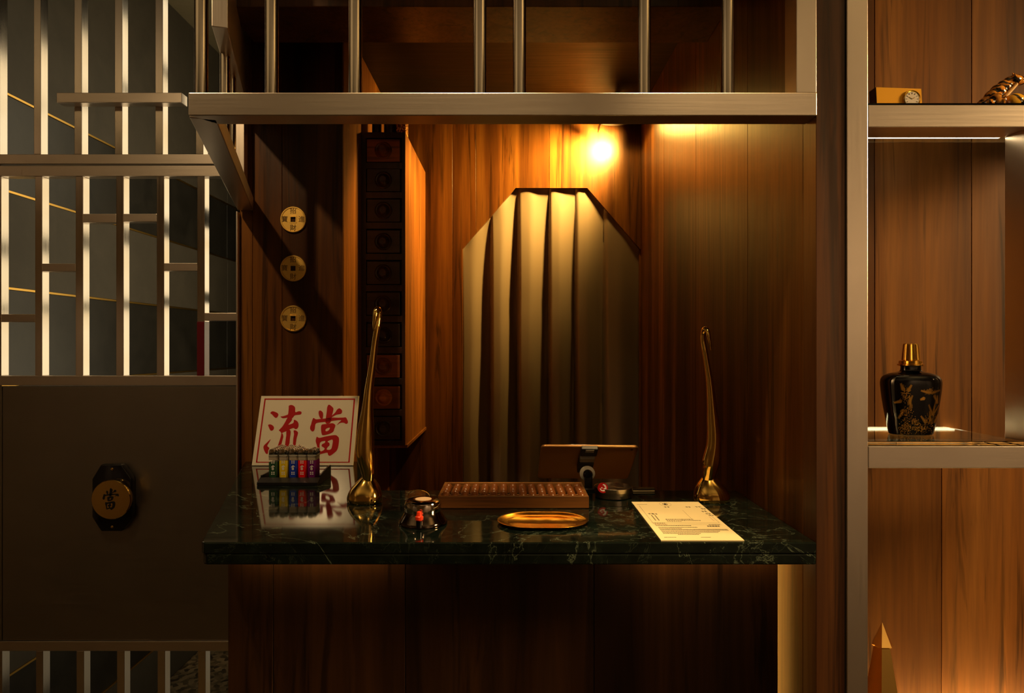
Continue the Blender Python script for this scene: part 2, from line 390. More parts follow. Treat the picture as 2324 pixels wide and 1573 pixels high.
# corridor behind the lattice
XC = -1.60
wc = struct(obj('wall_corridor', box(XC-.08, XC-.014, .90, 5.0, 0, 3.16), M['stone_dark']))
zs = [0.0, .201, .509, .817, 1.125, 1.433, 1.741, 2.049, 2.357]
for i, z in enumerate(zs):
    top = zs[i+1] if i+1 < len(zs) else 3.16
    dk = i in (1, 3, 5, 7)
    for j, (a, b) in enumerate(((.90, 1.55), (1.55, 2.6), (2.6, 5.0))):
        obj('stone_slab', box(XC-.014, XC-(.0 if not dk else .002), a+.001, b-.001, z+.004, top-.004, .001, 1), M['stone_dark' if dk else 'stone_olive'], wc)
    if i: obj('brass_inlay', box(XC-.012, XC+.0015, .90, 5.0, z-.0035, z+.0035), M['strip'], wc)
struct(obj('wall_corridor_end', box(-1.7, -.84, 5.0, 5.1, 0, 3.16), M['stone_dark']))
wo = struct(obj('wall_corridor_right', box(-.83, -.815, YC+.04, 5.0, 0, 3.16), M['stone_dark']))
M['onyx_fill'] = M['onyx'].copy(); M['onyx_fill'].node_tree.nodes['Principled BSDF'].inputs['Emission Strength'].default_value = .10  # dim lower row, added unseen for a glow in the lower bars
for a, b in ((.98, 1.30), (1.30, 1.72), (1.72, 2.3)): obj('lit_panel', box(-.836, -.8305, a+.002, b-.002, .06, .93), M['onyx_fill'], wo)
for z0, z1 in ((.95, 1.705), (1.745, 1.965), (2.035, 2.88)):
    for a, b in ((.98, 1.30), (1.30, 1.72), (1.72, 2.3)):
        obj('lit_panel', box(-.836, -.8305, a+.002, b-.002, z0, z1), M['onyx'], wo)

# ------------------------------------------------------------------ steel lattice screen
YS = .86; BD = .035
S = lambda x: X(x, YS)
T = lambda y: Z(y, YS)
bars_x = [(-15, 2), (79, 95), (171, 188), (263, 280), (355, 372), (447, 464)]
tr = thing('lattice_transom', 'upper steel lattice with vertical square bars above the lattice gate', 'lattice', (S(230), YS, T(372)))
obj('rail', box(-1.95, S(500), YS, YS+BD, T(372), T(350), .0012), M['steel_h'], tr)
bb = box(S(79), S(95), YS, YS+BD, T(350), 3.15, .001)
for i, (a, b) in enumerate(bars_x):
    obj('bar', box(S(a-3), S(b-3), YS+.001, YS+BD-.001, T(350), 3.155, .0012), M['steel_bar'], tr)
obj('bar', box(S(-105), S(-88), YS+.001, YS+BD-.001, T(350), 3.155, .0012), M['steel_bar'], tr)
obj('cross_rail', box(X(128, .823), X(412, .823), .823, YS, Z(233, .823), Z(210, .823), .0015), M['steel_h'], tr)
gt = thing('lattice_gate', 'steel lattice gate with solid brushed panel and a round gold emblem', 'gate', (S(270), YS, 0))
XE = S(537)
obj('top_rail', box(-1.95, S(530), YS, YS+BD, T(400), T(376), .0012), M['steel_h'], gt)
obj('middle_rail', box(-1.95, XE, YS, YS+BD, T(875), T(853), .0012), M['steel_h'], gt)
obj('bottom_rail', box(-1.95, XE, YS, YS+BD, T(1478), T(1456), .0012), M['steel_h'], gt)
pn = obj('door_panel', box(S(4), S(535.5), YS+.004, YS+BD-.004, T(1455), T(877), .001), M['steel_panel'], gt)
obj('side_panel', box(-1.95, S(2), YS+.004, YS+BD-.004, T(1455), T(877), .001), M['steel_panel'], gt)
for i, (a, b) in enumerate(bars_x):
    z0 = T(730) if i == 5 else T(853)
    obj('bar', box(S(a), S(b), YS+.001, YS+BD-.001, z0, T(400), .0012), M['steel_bar'], gt)
    obj('lower_bar', box(S(a+2), S(b+2), YS+.001, YS+BD-.001, .0, T(1478), .0012), M['steel_bar'], gt)
obj('bar', box(S(-105), S(-88), YS+.001, YS+BD-.001, T(853), T(400), .0012), M['steel_bar'], gt)
tag(obj('bar_lower_end', box(S(447), S(464), YS-.001, YS+BD, T(853), T(730), .0012), M['burgundy'], gt), 'burgundy lower end of the last bar')  # lower end of the last bar coloured burgundy
obj('edge_stile', box(S(535.5), S(539), YS, YS+BD, T(1478), T(480), .0006), M['steel_v'], gt)
for a, b, y0, y1 in ((188, 263, 485, 505), (280, 355, 485, 503), (95, 171, 598, 616), (372, 447, 597, 615), (2, 79, 713, 731), (464, 536, 710, 728)):
    obj('cross_bar', box(S(a), S(b), YS+.0015, YS+BD-.003, T(y1), T(y0), .0012), M['steel_h'], gt)
# characters traced as brush strokes (x right, y down in the sign's own frame)
LIU = [[[(320,385),(345,355),(385,348),(460,375),(495,410),(490,450),(465,485),(430,490),(400,465),(365,425),(335,400)]],
 [[(275,650),(310,635),(360,650),(400,690),(400,735),(370,770),(330,770),(305,730),(285,685)]],
 [[(330,960),(310,1010),(265,1090),(275,1120),(310,1150),(285,1200),(275,1270),(235,1268),(195,1200),(178,1140),(190,1095),(250,1035)]],
 [[(725,225),(775,205),(830,225),(862,270),(868,365),(940,345),(995,355),(1003,385),(985,415),(940,425),(860,435),(820,480),(795,505),(793,540),(770,575),(718,643),(800,620),(833,592),(838,542),(865,540),(915,570),(940,620),(938,680),(910,730),(870,740),(830,715),(740,748),(680,783),(620,805),(570,828),(545,795),(512,770),(545,730),(590,680),(640,600),(680,520),(693,490),(610,500),(570,490),(545,465),(600,455),(680,430),(708,410),(718,330),(722,260)]],
 [[(570,825),(600,850),(610,910),(595,970),(560,1100),(520,1180),(470,1180),(500,1080),(540,960),(560,880)]],
 [[(680,780),(745,752),(770,790),(770,840),(755,950),(745,1060),(700,1150),(650,1150),(660,1000),(675,880)]],
 [[(835,775),(880,768),(925,800),(930,840),(905,930),(890,1040),(888,1120),(935,1130),(960,1080),(985,1090),(970,1170),(900,1200),(840,1180),(825,1100),(830,950),(845,850)]]]
DANG = [[[(1565,250),(1605,198),(1690,265),(1698,315),(1680,400),(1668,440),(1665,490),(1640,590),(1600,620),(1550,620),(1530,580),(1540,480),(1555,350)]],
 [[(1380,350),(1410,330),(1460,360),(1475,410),(1465,505),(1420,505),(1390,450),(1378,400)]],
 [[(1650,465),(1740,375),(1780,310),(1830,280),(1885,320),(1888,370),(1860,405),(1760,425),(1680,472)]],
 [[(1265,495),(1325,525),(1430,515),(1540,505),(1670,485),(1800,490),(1920,485),(1975,483),(2005,530),(2022,575),(2015,610),(1980,625),(1930,600),(1850,605),(1785,650),(1830,590),(1875,545),(1780,545),(1650,565),(1530,580),(1420,590),(1340,605),(1310,640),(1300,720),(1285,770),(1250,792),(1205,755),(1195,700),(1215,640),(1235,560)]],
 [[(1440,660),(1480,635),(1600,625),(1680,610),(1735,635),(1748,670),(1725,740),(1700,800),(1600,850),(1480,872),(1450,840),(1435,740)], [(1540,740),(1580,715),(1628,710),(1615,755),(1570,785),(1535,780)]],
 [[(1350,905),(1405,930),(1560,895),(1730,870),(1790,885),(1830,930),(1835,1000),(1820,1120),(1790,1200),(1720,1265),(1640,1315),(1600,1290),(1585,1250),(1490,1265),(1395,1285),(1380,1220),(1350,1090),(1325,1010),(1330,950)],
  [(1418,1035),(1528,995),(1522,1040),(1470,1065),(1457,1110),(1518,1150),(1508,1190),(1428,1212)],
  [(1592,1002),(1693,968),(1688,1090),(1658,1178),(1572,1183),(1587,1130),(1628,1090),(1623,1040),(1597,1025)]]]
SW, SL = .303, .2165                                            # sign width and length
def signmap(p):
    px, py = 580 + p[0]/9.683, 900 + p[1]/9.683
    v = (1057-py)/157.0; xl, xr = 572+20*v, 803+10*v
    return ((px-xl)/(xr-xl)*SW - SW/2, v*SL)
def glyph(polys, fn): return [[[fn(p) for p in lp] for lp in loops] for loops in polys]
def dang_unit(size, ext, sub=2):                                # centred, given height
    return curve_mesh(glyph(DANG, lambda p: ((p[0]-1608)/1117*size, -(p[1]-756)/1117*size)), ext, sub)
# emblem
ec = W(253, 1130, YS-.03)
YE = YS+.004
epl = [(-.062, .058), (-.034, .104), (.030, .104), (.060, .060), (.060, -.062), (.030, -.104), (-.034, -.104), (-.062, -.060)]
ex, ez = X(254, YE-.025), Z(1130, YE-.025)
em = obj('emblem_plate', prism([(ex+a*.98, ez+b*.98) for a, b in epl], 'y', YE-.026, YE, .004, 3), M['black_gloss'], gt, True, 30)
dx, dz = X(252, YE-.05), Z(1134, YE-.05)
dc = obj('emblem_disc', lathe([(.052, 0), (.056, .004), (.0595, .020), (.0595, .023), (.0575, .025), (0.0, .025)][:-1], 56, (dx, YE-.0262, dz), axis='y'), M['brass'], em, True, 40)
ch = xf(xf(dang_unit(.066, .0004), STAND), Matrix.Translation((dx, YE-.0516, dz+.002)))
obj('character', ch, M['black'], em)
for s in (1, -1): obj('screw', lathe([(.0042, 0), (.0038, .002), (.002, .003)], 16, (ex+.002, YE-.0262, ez+s*.088), axis='y'), M['brass'], em, True)

# ------------------------------------------------------------------ grille over the counter
gr = thing('steel_grille', 'brushed steel frame with polished round bars hung over the counter', 'grille', (0, 0, Z(262, 0)))
zb0, zb1 = Z(262, 0), Z(210, 0)
xg0, xg1 = X(427, 0), XR
d = Vector((-.298, 1)).normalized()
obj('front_beam', prism([(xg0, 0), (xg1, 0), (xg1, .05), (xg0+.035, .05)], 'z', zb0, zb1, .0015), M['steel_h'], gr)
obj('side_beam', slant_box((xg0-.0001*0-.298*.012+.0, .012), (xg0-.298*.858, .858), .046, zb0, zb1, .0015), M['steel_v'], gr)
obj('upright', box(X(1808, 0), xg1-.0005, .0005, .054, zb1, 3.155, .0012), M['steel_v'], gr)
for px in (457, 617, 806.5, 1089, 1179, 1462, 1651):
    obj('round_bar', pole(X(px, .025), .025, zb1-.002, 3.155, .0121), M['chrome'], gr, True, 60)
for yy in (.45, .585):
    obj('round_bar', pole(xg0-.298*yy+.012, yy, zb1-.002, Z(124, .45)+.002, .0121), M['chrome'], gr, True, 60)
obj('upper_side_beam', slant_box((xg0-.298*.30, .30), (xg0-.298*.835, .835), .034, Z(124, .45), 3.155, .0015), M['steel_v'], gr)
obj('corner_post', box(X(523, .83), X(554, .83), .83, .858, zb1, 3.155, .001), M['steel_v'], gr)

# ------------------------------------------------------------------ counter
ZT = 1.2
ct = thing('marble_countertop', 'polished dark green marble countertop with pale veins', 'countertop', (0, .2, ZT-.04))
poly = [(-.566, .006), (-.560, 0), (XR-.001, 0), (XR-.001, .451), (-.344, .451), (-.457, .874), (-.566-.298*.874, .874)]
obj('slab', prism(poly, 'z', ZT-.0205, ZT, .0022, 2), M['marble'], ct)
poly2 = [(-.563, .006), (-.555, .0004), (XR-.001, .0004), (XR-.001, .44), (-.34, .44), (-.45, .87), (-.562-.298*.87, .87)]
obj('edge_slab', prism(poly2, 'z', ZT-.041, ZT-.0208, .003, 2), M['marble'], ct)
YP = .160
cb = thing('counter_base', 'dark walnut panelled counter front below the marble top', 'counter', (0, YP, 0))
for a, b in ((517, 620), (620, 920), (920, 1348), (1348, 1766)):
    x1 = X(b, YP)
    obj('panel', box(X(a, YP)+.0006, x1-.0006, YP, YP+.016, 0, ZT-.041, .0008, 1), M['wood_base'], cb)
obj('side_panel', slant_box((X(517, YP)+.001, YP+.017), (X(517, YP)-.298*.66, .84), .018, 0, ZT-.041), M['wood_base'], cb)
for a, b in ((560, 905), (1400, 1750)):
    obj('light_strip', box(X(a, YP), X(b, YP), .135, .147, ZT-.047, ZT-.0412), M['led_low'], cb)
obj('light_strip', box(XR-.032, XR-.012, .30, .305, .05, ZT-.045), M['led_side'], cb)

# ------------------------------------------------------------------ shelf unit on the right
su = thing('display_shelf', 'brushed steel display shelf frame with glass shelves on walnut wall', 'shelf', (X(1946, 0), 0, 0))
obj('post', box(X(1922, 0), X(1970, 0), 0, .055, 0, 3.155, .0012), M['steel_v'], su)
xs0 = X(1970, 0)+.0006
zu1, zu0 = Z(238, 0), Z(288, 0); zl1, zl0 = Z(1013, 0), Z(1063, 0)
obj('upper_beam', box(xs0, 1.30, .0004, .065, zu0, zu1, .0012), M['steel_h'], su)
obj('lower_beam', box(xs0, 1.30, .0004, .045, zl0, zl1, .0012), M['steel_h'], su)
obj('divider_post', box(X(2337, 0), X(2385, 0), .001, .063, zl1, zu0, .0012), M['steel_v'], su)
obj('glass_shelf', box(xs0+.001, 1.29, .003, .230, zu1+.0004, zu1+.0045, .0006, 1), M['glass'], su)
obj('glass_shelf', box(xs0+.001, .932, .003, .232, zl1+.0004, zl1+.0085, .0008, 1), M['glass'], su)
obj('light_strip', box(xs0+.002, .934, .0655, .072, zu0+.001, zu0+.007), M['led'], su)
obj('light_strip', box(xs0+.002, .950, .226, .2335, zl1-.006, zl1-.0005), M['led'], su)
obj('low_shelf', box(xs0, 1.30, .0, .232, .68, .72, .0012), M['steel_h'], su)
obj('light_strip', box(xs0+.01, 1.29, .205, .22, .7205, .727), M['led_bay'], su)

# ------------------------------------------------------------------ curtain in the doorway
cr_x = [X(v, YB) for v in (1042, 1112, 1174, 1246, 1307, 1372, 1462)]
def topz(x):
    if x < .015: return 1.975 + (x+.212)/.227*.261
    if x > .323: return 2.236 - (x-.323)/.2255*.261
    return 2.236
bm = bmesh.new(); cols = []
NS, NZ = 26, 60
for f in range(6):
    a, b = cr_x[f], cr_x[f+1]
    for s in range(NS+1):
        u = s/NS; colv = []
        x = a + (b-a)*u
        zt = topz(min(max(x, -.22), .555)) + .012
        for k in range(NZ+1):
            t = (k/NZ)**1.6; z = zt + (0.02 - zt)*t
            drop = zt - z; amp = .004 + .056*min(1, (drop/.8))**.8
            rise = min(1.0, u/.10); rise = rise*rise*(3-2*rise)
            q_ = min(1, max(0, (u-.36)/.62)); prof = (1-q_*q_*(3-2*q_))*rise + .06*math.sin(math.pi*min(1, u/.6))
            w = .004*math.sin(9*z+f*1.7)*u*min(1, drop/.4)
            pu = .012*math.exp(-drop/.03)*math.sin(u*math.pi*3+f)
            colv.append(bm.verts.new((x + w, YB+.016+.062*min(1, drop/.5)**.6 - amp*prof*1.1 + pu*.4, z)))
        cols.append(colv)
for c0, c1 in zip(cols, cols[1:]):
    for k in range(NZ): bm.faces.new((c0[k], c0[k+1], c1[k+1], c1[k]))
bmesh.ops.recalc_face_normals(bm, faces=bm.faces[:])
cu = obj('door_curtain', bm, M['curtain'], None, True, 80)
tag(cu, 'pleated taupe satin curtain filling the eight-sided doorway', 'curtain')
so = cu.modifiers.new('thick', 'SOLIDIFY'); so.thickness = .0015

# ------------------------------------------------------------------ drawer cabinet
YD = 1.138
cx0, cx1 = XL+.0005, X(920, YD)
cz0, cz1 = Z(1011, YD), Z(300, YD)
cbn = thing('drawer_cabinet', 'tall narrow dark wooden cabinet of ten small drawers', 'cabinet', ((cx0+cx1)/2, YD, cz0))
body = bmesh.new()
add_box(body, cx0, cx0+.016, YD, YB-.001, cz0, cz1); add_box(body, cx1-.012, cx1-.0012, YD, YB-.001, cz0, cz1)
add_box(body, cx0+.016, cx1-.012, YD+.03, YB-.001, cz0, cz1)
obj('body', body, M['cab'], cbn)
tag(obj('side_board', box(cx1-.0012, cx1, YD+.0005, YB-.0015, cz0, cz1), M['cab_lit'], cbn), 'lit orange side board')
ys = [314, 381, 450, 521, 592, 663, 734, 806, 877, 946, 1000]
tones = ['dr_red', 'dr_dark', 'dr_dark', 'dr_dark', 'dr_dark', 'dr_dark', 'dr_dark', 'dr_red', 'dr_red', 'dr_dark']
dh = [316, 383, 452, 523, 594, 664, 735, 806, 877, 947]
x0, x1 = X(832, YD), X(908, YD)
for i, y in enumerate(dh):
    zt, zb = Z(y, YD), Z(y+51, YD)
    j = R.uniform(-.004, .004)
    dr = obj('drawer', box(x0+R.uniform(0, .002), x1-.001, YD+.002+j, YD+.03, zb, zt, .0012), M[tones[i]], cbn)
    pr = [(.030, 0), (.030, .003), (.026, .006), (.022, .004), (.020, .006), (.016, .013), (.011, .016), (.004, .015)]
    obj('knob', lathe(pr, 32, ((x0+x1)/2, YD+.002+j, (zt+zb)/2), axis='y'), M['dr_red' if tones[i] == 'dr_red' else 'dr_dark'], dr, True, 35)
    obj('rail', box(cx0+.016, cx1-.012, YD, YD+.03, Z(y+67 if i < 9 else 1011, YD), zb-.003, .0006), M['cab'], cbn)
obj('rail', box(cx0+.016, cx1-.012, YD, YD+.03, Z(dh[0]-3, YD), cz1, .0006), M['cab'], cbn)
obj('base_board', box(cx0, cx1+.004, YD+.02, YB-.0015, cz0-.012, cz0-.0005, .001), M['cab_lit'], cbn)
for i, (px, rr) in enumerate(((855, .017), (886, .023))):
    jy = YD+.10; zc = cz1+.0005
    jr = obj('dark_jar', lathe([(rr*.8, 0), (rr, .02), (rr, .10), (rr*.7, .125), (rr*.72, .13)], 28, (X(px, jy), jy, zc)), M['cab'], None, True, 40)
    tag(jr, ('slimmer' if i == 0 else 'wider') + ' dark jar standing on top of the drawer cabinet', 'jar', 'jars on the drawer cabinet')
ab = obj('amber_block', box(X(899, YD+.05), X(921, YD+.05), YD+.05, YD+.11, cz1+.0005, cz1+.075, .003), M['glass_amber'])
tag(ab, 'glittering amber block on the top right edge of drawer cabinet', 'ornament')

# ------------------------------------------------------------------ coins
def coin_text(cx, cz, y, parent):
    for s, ox, oz in (('招', 0, .0265), ('財', 0, -.0265), ('進', .0265, 0), ('寶', -.0265, 0)):
        b = xf(xf(text_bm(s, .0205, .0003), STAND), Matrix.Translation((cx+ox, y, cz+oz)))
        obj('inscription', b, M['engrave'], parent)
for i, (py, lab) in enumerate(((498, 'topmost gold cash coin with square hole mounted on walnut wall'), (609, 'middle gold cash coin of the three on the walnut wall'), (723, 'lowest gold cash coin on the walnut wall, above the sign'))):
    c = W(665, py, YC-.006); r = .0405; s = .0078
    bmc = bmesh.new(); n = 64; rings = []
    prof = [('o', r, 0.), ('o', r, .0045), ('o', r-.0015, .006), ('o', r-.0042, .006), ('o', r-.005, .0042), ('s', s+.0035, .0042), ('s', s+.003, .0052), ('s', s, .0052), ('s', s, 0.)]
    for k, rr, h in prof:
        ring = []
        for q in range(n):
            a = 2*math.pi*(q+.5)/n; ca, sa = math.cos(a), math.sin(a)
            if k == 's': f = rr/max(abs(ca), abs(sa))
            else: f = rr
            ring.append(bmc.verts.new((c.x + f*ca, YC-.0005-h, c.z + f*sa)))
        rings.append(ring)
    for a_, b_ in zip(rings, rings[1:]):
        for q in range(n): bmc.faces.new((a_[q], a_[(q+1) % n], b_[(q+1) % n], b_[q]))
    bmesh.ops.recalc_face_normals(bmc, faces=bmc.faces[:])
    co = obj('cash_coin', bmc, M['coin'], None, True, 35); tag(co, lab, 'coin', 'gold coins on the wall')
    coin_text(c.x, c.z, YC-.0052, co)

# ------------------------------------------------------------------ sign
sg = thing('tabletop_sign', 'white acrylic sign with red border and two red brush characters', 'sign', (X(690, .80), .795, ZT))
tilt = math.asin(.078/SL); xc = (X(572, .80)+X(803, .80))/2
SM = Matrix.Translation((xc, .795, ZT+.0012)) @ Matrix.Rotation(-tilt, 4, 'X') @ STAND
def sq(x0, x1, y0, y1, z0, z1, bev=0): return xf(box(x0, x1, y0, y1, z0, z1, bev), SM)
obj('plate', sq(-SW/2, SW/2, 0, SL, -.004, 0, .0012), M['white'], sg)
fr = bmesh.new(); i0, i1, w1 = -SW/2+.0115, SW/2-.0115, .0042
for a in ((i0, i1, .0085, .0112), (i0, i1, SL-.0125, SL-.0085), (i0, i0+w1, .0112, SL-.0125), (i1-w1, i1, .0112, SL-.0125)): add_box(fr, a[0], a[1], a[2], a[3], .0001, .0005)
obj('border', xf(fr, SM), M['red'], sg)
sh = Matrix.Translation((0, 0, .0004))
obj('character', xf(curve_mesh(glyph(LIU, signmap), .0003, 3), SM @ sh), M['red'], sg)
obj('character', xf(curve_mesh(glyph(DANG, signmap), .0003, 3), SM @ sh), M['red'], sg)

# ------------------------------------------------------------------ lighters in a black stand
st = thing('lighter_stand', 'low black stand holding rows of disposable lighters before the sign', 'stand', (-.573, .56, ZT))
tb = bmesh.new(); tx0, tx1, ty0, ty1 = -.652, -.497, .505, .635
add_box(tb, tx0, tx1, ty0, ty1, ZT+.0005, ZT+.008)
obj('base', tb, M['black'], st)
obj('front_wall', prism([(ty0, ZT+.008), (ty0+.022, ZT+.0165), (ty0+.026, ZT+.0165), (ty0+.026, ZT+.008)], 'x', tx0, tx1), M['black'], st)
obj('side_wall', prism([(ty0+.026, ZT+.008), (ty0+.026, ZT+.022), (ty1-.02, ZT+.031), (ty1, ZT+.031), (ty1, ZT+.008)], 'x', tx1-.004, tx1), M['black'], st)
obj('side_wall', prism([(ty0+.026, ZT+.008), (ty0+.026, ZT+.022), (ty1-.01, ZT+.022), (ty1, ZT+.022), (ty1, ZT+.008)], 'x', tx0, tx0+.004), M['black'], st)
LZ = ZT+.0085
cols_l = [('green', (.02, .07, .035), -.6206, 6), ('yellow', (.75, .55, .02), -.5935, 6), ('blue', (.01, .04, .45), -.5685, 5), ('red', (.80, .01, .01), -.545, 2), ('purple', (.14, .01, .14), -.5205, 3)]
def stad(w, t, n=8):
    p = []
    for k in range(n+1): a = -math.pi/2 + math.pi*k/n; p.append((w/2-t/2 + t/2*math.cos(a), t/2*math.sin(a)))
    for k in range(n+1): a = math.pi/2 + math.pi*k/n; p.append((-w/2+t/2 + t/2*math.cos(a), t/2*math.sin(a)))
    return p
LW, LT = .0235, .0115
def lm(bm, nm, mt, sm=True):
    me = mesh_of(bm, nm, sm, 40); me.materials.append(mt); return me
me_clear = lm(prism(stad(LW, LT), 'z', .0522, .0610), 'lighter_clear', mat('clear_plastic', (.42, .36, .28), .15))
me_collar = lm(prism(stad(LW+.0012, LT+.0012), 'z', .0605, .066, .0004, 1), 'lighter_collar', M['led_grey'])
hb = bmesh.new()
hp = [(-.0105, .066), (-.0105, .076), (-.008, .0805), (-.002, .082), (.0035, .080), (.0042, .0755), (.0042, .066)]
prism(hp, 'y', -.0058, .0058, .0012, 2, hb); me_hood = lm(hb, 'lighter_hood', M['chrome'])
me_wheel = lm(lathe([(.0035, -.0035), (.0045, -.003), (.0045, .003), (.0035, .0035)], 20, (.0068, 0, .0755), axis='y'), 'lighter_wheel', M['chrome'])
me_lever = lm(prism([(.0045, .0655), (.0055, .0705), (.0115, .0725), (.0118, .0655)], 'y', -.004, .004, .0005, 1), 'lighter_lever', M['black'])
tx = dang_unit(.013, .00012, 1); xf(tx, STAND); xf(tx, Matrix.Translation((0, -.0059, .033)))
for zz, ww in ((.050, 1), (.0455, 1), (.021, 1), (.0165, 1)):
    for sx_ in (-1, 1): add_box(tx, sx_*.0026-.0016, sx_*.0026+.0016, -.0060, -.0058, zz-.0016, zz+.0010)
me_print = lm(tx, 'lighter_print', M['whitefilm'], False)
ordn = ['front', 'second', 'third', 'fourth', 'fifth', 'sixth']; cname = ['leftmost', 'second', 'middle', 'fourth', 'rightmost']
for ci, (cn, rgb, lx, nr) in enumerate(cols_l):
    me_tank = lm(prism(stad(LW, LT), 'z', 0, .0515 if ci != 0 else .0475, .0008, 1), 'lighter_tank', mat('lighter_'+cn, rgb, .12))
    for r_ in range(nr):
        y = .5385 + r_*.0135; yaw = R.uniform(-.08, .08)
        rt = thing('lighter', (f'{cn} disposable lighter with steel hood at the front of the {cname[ci]} column' if r_ == 0 else f'disposable lighter, {ordn[r_]} from the front in the {cname[ci]} column of the black stand'), 'lighter', (lx + R.uniform(-.0006, .0006), y, LZ), 'disposable lighters in the black stand')
        rt.rotation_euler.z = yaw
        for nm, me in (('tank', me_tank), ('window', me_clear), ('collar', me_collar), ('hood', me_hood), ('wheel', me_wheel), ('lever', me_lever)) + ((('print', me_print),) if r_ == 0 else ()):
            inst(nm, me, WP[rt.name], rt)

# ------------------------------------------------------------------ brass deer-leg hooks
def leg_hook(name, label, px, rad_px, base_c, Yc, tip, sgn):
    P = [W(x, y, Yc + dy) for x, y, dy in px]
    k = (Yc + D0)/F
    Pc = catmull([tuple(p) for p in P], 6); rc = catmull([(a*k, b*k) for a, b in rad_px], 6)
    t = thing(name, label, 'brass hook', (base_c[0], Yc, ZT), 'brass hooks on the counter')
    obj('stem', sweep(Pc, [(max(a, .0008), max(b, .0008)) for a, b in rc], 24), M['brass'], t, True, 80)
    # hoof foot
    hf = bmesh.new(); n = 40; rings = []
    for zz, w, dpt, ox, oy in ((0, 37, 36, 0, 0), (2, 38.5, 37, 0, 0), (9, 39, 37, 0, 0), (19, 37, 35, .5, 1), (30, 32.5, 31, 1.5, 2), (40, 26, 25, 3.2, 3), (47, 20, 19, 4.2, 3), (52, 15.5, 15, 5, 3), (57, 12, 12, 5.5, 3)):
        ring = []
        for q in range(n):
            a = 2*math.pi*q/n; rr = 1 + .05*math.cos(2*a+.6) - .07*math.exp(-((a-4.71)/.28)**2)*(1-zz/60)
            ring.append(hf.verts.new((base_c[0] + (w*rr*math.cos(a) + ox*sgn)*k, Yc + (dpt*rr*math.sin(a)*1.0 + oy)*k, ZT+.0003 + zz*k)))
        rings.append(ring)
    for a_, b_ in zip(rings, rings[1:]):
        for q in range(n): hf.faces.new((a_[q], a_[(q+1) % n], b_[(q+1) % n], b_[q]))
    hf.faces.new(rings[0][::-1]); hf.faces.new(rings[-1])
    bmesh.ops.recalc_face_normals(hf, faces=hf.faces[:])
    obj('hoof', hf, M['brass'], t, True, 70)
    return t
YL = .325; YR = .335
leg_hook('brass_hook', 'polished brass hoofed leg hook beside the white sign',
  [(838, 1112, 0), (837, 1095, 0), (835, 1070, 0), (829, 1030, 0), (829, 1000, 0), (831, 970, 0), (834, 930, 0), (838, 880, 0), (845, 830, 0), (850, 785, 0), (855, 750, 0), (859, 722, .004), (860, 708, .004), (858, 701, -.004), (853, 706, -.014), (851, 722, -.018), (849, 738, -.018), (849, 752, -.017)],
  [(13, 13), (12, 13), (16, 15), (21, 18), (20, 18), (18, 17), (13, 14), (10, 11), (8, 9), (7, 8), (7, 7), (6.5, 6), (6.5, 6), (6, 5.5), (5.5, 5), (5, 4.5), (3.6, 3.2), (1, 1)],
  (X(828, YL), 0), YL, None, 1)
leg_hook('brass_hook', 'polished brass hoofed leg hook standing behind the cream paper',
  [(1608, 1110, 0), (1607, 1096, 0), (1609, 1075, 0), (1613, 1050, 0), (1619, 1015, 0), (1620, 985, 0), (1618, 955, 0), (1615, 915, 0), (1611, 870, 0), (1605, 830, 0), (1600, 800, 0), (1596, 775, .004), (1596, 758, .004), (1600, 748, -.003), (1606, 752, -.012), (1609, 766, -.017), (1612, 782, -.018), (1614, 795, -.017)],
  [(13, 13), (12.5, 13), (16, 15), (20, 17), (17, 16), (16, 15), (14, 13), (11, 11), (8.5, 9), (7, 8), (6.5, 7), (6, 6), (6, 6), (7, 6.5), (5.5, 5), (4.5, 4), (3.2, 3), (1, 1)],
  (X(1615, YR), 0), YR, None, -1)

# ------------------------------------------------------------------ abacus
ax0, ax1, ay0, ay1, az1 = -.1635, .169, .259, .418, ZT+.027
aba = thing('abacus', 'wooden abacus with rows of brown beads lying on the marble counter', 'abacus', (0, .34, ZT))
obj('front_board', box(ax0, ax1, ay0, ay0+.008, ZT+.0005, az1, .0012), M['abacus'], aba)
obj('back_board', box(ax0, ax1, ay1-.008, ay1, ZT+.0005, az1, .0012), M['abacus'], aba)
obj('end_board', box(ax0, ax0+.008, ay0+.008, ay1-.008, ZT+.0005, az1-.0004, .0012), M['abacus'], aba)
obj('end_board', box(ax1-.008, ax1, ay0+.008, ay1-.008, ZT+.0005, az1-.0004, .0012), M['abacus'], aba)
obj('divider', box(ax0+.008, ax1-.008, ay0+.037, ay0+.043, ZT+.006, az1-.004, .0008), M['abacus'], aba)
rod = lm(lathe([(.0016, 0), (.0016, ay1-ay0-.014)], 10, (0, 0, 0), axis='y'), 'rod', M['bead'])
bead = lm(lathe([(.0022, -.0061), (.0050, -.0050), (.0086, -.0016), (.0094, 0), (.0086, .0016), (.0050, .0050), (.0022, .0061)], 20, (0, 0, 0), axis='y'), 'bead', M['bead'])
nrod = 15; pitch = (ax1-ax0-.026)/(nrod-1)
for i in range(nrod):
    x = ax0+.013 + i*pitch; zr = ZT+.0215
    inst('rod', rod, (x, ay1-.007, zr), aba)
    ys_ = [ay0+.0150, ay0+.0275] + [ay0+.0520+k*.0125+(.020 if k > 3 else .012 if k > 0 else 0) for k in range(5)]
    for y in ys_: inst('bead', bead, (x, y, zr), aba)

